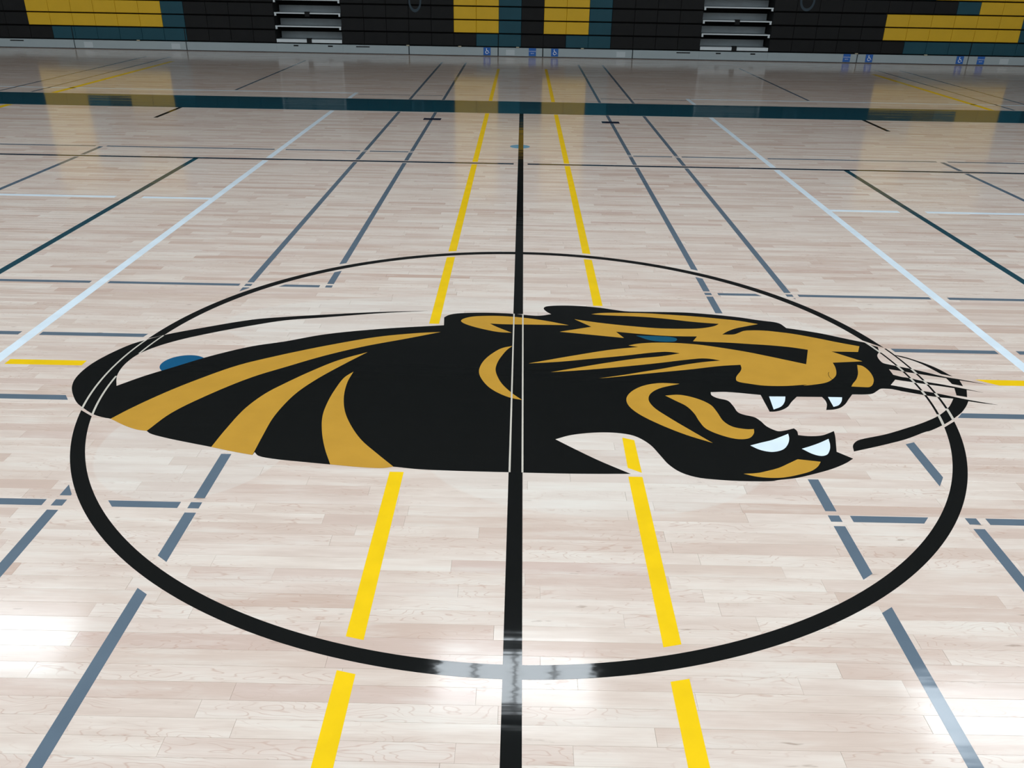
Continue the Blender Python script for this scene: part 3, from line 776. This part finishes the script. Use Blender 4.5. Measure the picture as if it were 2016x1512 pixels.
aisle(-5.081, -3.716, "grey aisle steps between the yellow C bank and the middle bank", [-4.68, -3.97])
aisle(-3.716 + 16 * PW, 7.335 - 5 * PW, "grey aisle steps between the middle bank and the yellow S bank", [4.02, 4.73])

# ------------------------------------------------------------------ accessibility signs
def sign_plate(x):
    e = empty('seating_sign', (x, BY - 0.036, 0.098))
    obj('plate', cbox('plate', -0.074, 0.074, -0.004, 0.0, -0.078, 0.074, 0.002), M['blue'], e)
    return e
def flat(pts, name, y=-0.0046):
    n = len(pts)
    v = [(x, y, z) for x, z in pts] + [(x, -0.004, z) for x, z in pts]
    tris = tessellate_polygon([[Vector((x, z, 0)) for x, z in pts]])
    f = [tuple(t) for t in tris] + [(i, (i + 1) % n, (i + 1) % n + n, i + n) for i in range(n)]
    return mesh(name, v, f)
def wheelchair(e):
    s = 0.01
    def bar(a, b, w):
        dx, dz = b[0] - a[0], b[1] - a[1]
        L = math.hypot(dx, dz)
        nx, nz = -dz / L * w / 2, dx / L * w / 2
        return [(a[0] + nx, a[1] + nz), (b[0] + nx, b[1] + nz), (b[0] - nx, b[1] - nz), (a[0] - nx, a[1] - nz)]
    sc_ = lambda pts: [(x * s, z * s) for x, z in pts]
    obj('symbol_head', flat(sc_([(-1.1 + 1.05 * math.cos(t), 4.6 + 1.05 * math.sin(t)) for t in np.linspace(0, 2 * math.pi, 17)[:-1]]), 'symbol_head'), M['signw'], e)
    obj('symbol_body', flat(sc_([(-1.9, 3.4), (-0.4, 3.4), (-0.2, 1.6), (2.0, 1.6), (2.0, 0.6), (-0.1, 0.6), (0.0, -0.2), (2.2, -0.2), (3.6, -3.4), (5.0, -2.8), (4.7, -2.1), (3.9, -2.4), (2.8, 0.9), (-1.6, 0.9)]), 'symbol_body'), M['signw'], e)
    a0, a1 = math.radians(120), math.radians(335)
    ring = [(-0.4 + 3.1 * math.cos(t), -2.0 + 3.1 * math.sin(t)) for t in np.linspace(a0, a1, 22)] + \
           [(-0.4 + 2.0 * math.cos(t), -2.0 + 2.0 * math.sin(t)) for t in np.linspace(a1, a0, 22)]
    obj('symbol_wheel', flat(sc_(ring), 'symbol_wheel'), M['signw'], e)
for x, lb in ((-0.74, 'blue wheelchair sign below the teal panel beside the first H bar'),
              (0.655, 'blue wheelchair sign just right of the blue worded sign under the H bars'),
              (7.125, 'blue wheelchair sign below black panels near the start of the yellow S'),
              (8.99, 'blue wheelchair sign below the teal row under the yellow S')):
    e = sign_plate(x)
    tag(e, lb, 'sign', 'accessible seating signs', 'thing')
    wheelchair(e)
def words(e, t, z, size):
    cu = bpy.data.curves.new('lettering', 'FONT')
    cu.body = t
    cu.size = size
    cu.align_x = 'CENTER'
    cu.extrude = 0.0004
    cu.materials.append(M['signw'])
    tmp = bpy.data.objects.new('lettering_outline', cu)
    me = bpy.data.meshes.new_from_object(tmp)
    bpy.data.objects.remove(tmp)
    o = obj('lettering', me, M['signw'], e)
    o.location = (0, -0.0046, z)
    o.rotation_euler = (math.pi / 2, 0, 0)
for x, lb in ((0.195, 'blue sign with two lines of white words between the H bars'),
              (6.665, 'blue sign with two lines of white words below black panels, before the yellow S'),
              (9.42, 'blue sign with two lines of white words under the end of the yellow S')):
    e = sign_plate(x)
    tag(e, lb, 'sign', 'accessible seating signs', 'thing')
    words(e, 'COMPANION', 0.006, 0.0235)
    words(e, 'SEATS', -0.036, 0.026)

# ------------------------------------------------------------------ ceiling lamps: one row mirrored in the floor, the rest added for fill
LW, LH = 2.3, 1.25
frame_me = boxes('frame', [(-LW / 2 - 0.05, LW / 2 + 0.05, -LH / 2 - 0.05, LH / 2 + 0.05, 0.03, 0.12)] +
                 [(x - 0.025, x + 0.025, -LH / 2, LH / 2, -0.005, 0.03) for x in (-LW / 2, -LW / 4, 0, LW / 4, LW / 2)])
frame_me.materials.append(M['frame'])
diff_me = boxes('diffuser', [(-LW / 8 + 0.03, LW / 8 - 0.03, -LH / 2, LH / 2, 0.0, 0.03)])
diff_me.materials.append(M['frame'])
diff_me.materials.append(M['lamp'])
diff_me.polygons[0].material_index = 1   # only the pane facing the floor is lit
rod_me = boxes('hanger', [(-0.02, 0.02, -0.02, 0.02, 0.12, ROOM_Z - LAMP_Z)])
rod_me.materials.append(M['frame'])
for x, y in LAMP_SPOTS:
    e = empty('ceiling_lamp', (x, y, LAMP_Z))
    tag(e, 'long white ceiling lamp with four glowing panes, most rows unseen and added for floor light', 'lamp', 'ceiling lamps', 'thing')
    obj('frame', frame_me, None, e)
    for k in range(4):
        obj('diffuser', diff_me, None, e, (-LW / 2 + LW / 4 * (k + 0.5), 0, 0))
    for sx in (-0.8, 0.8):
        obj('hanger', rod_me, None, e, (sx, 0, 0))
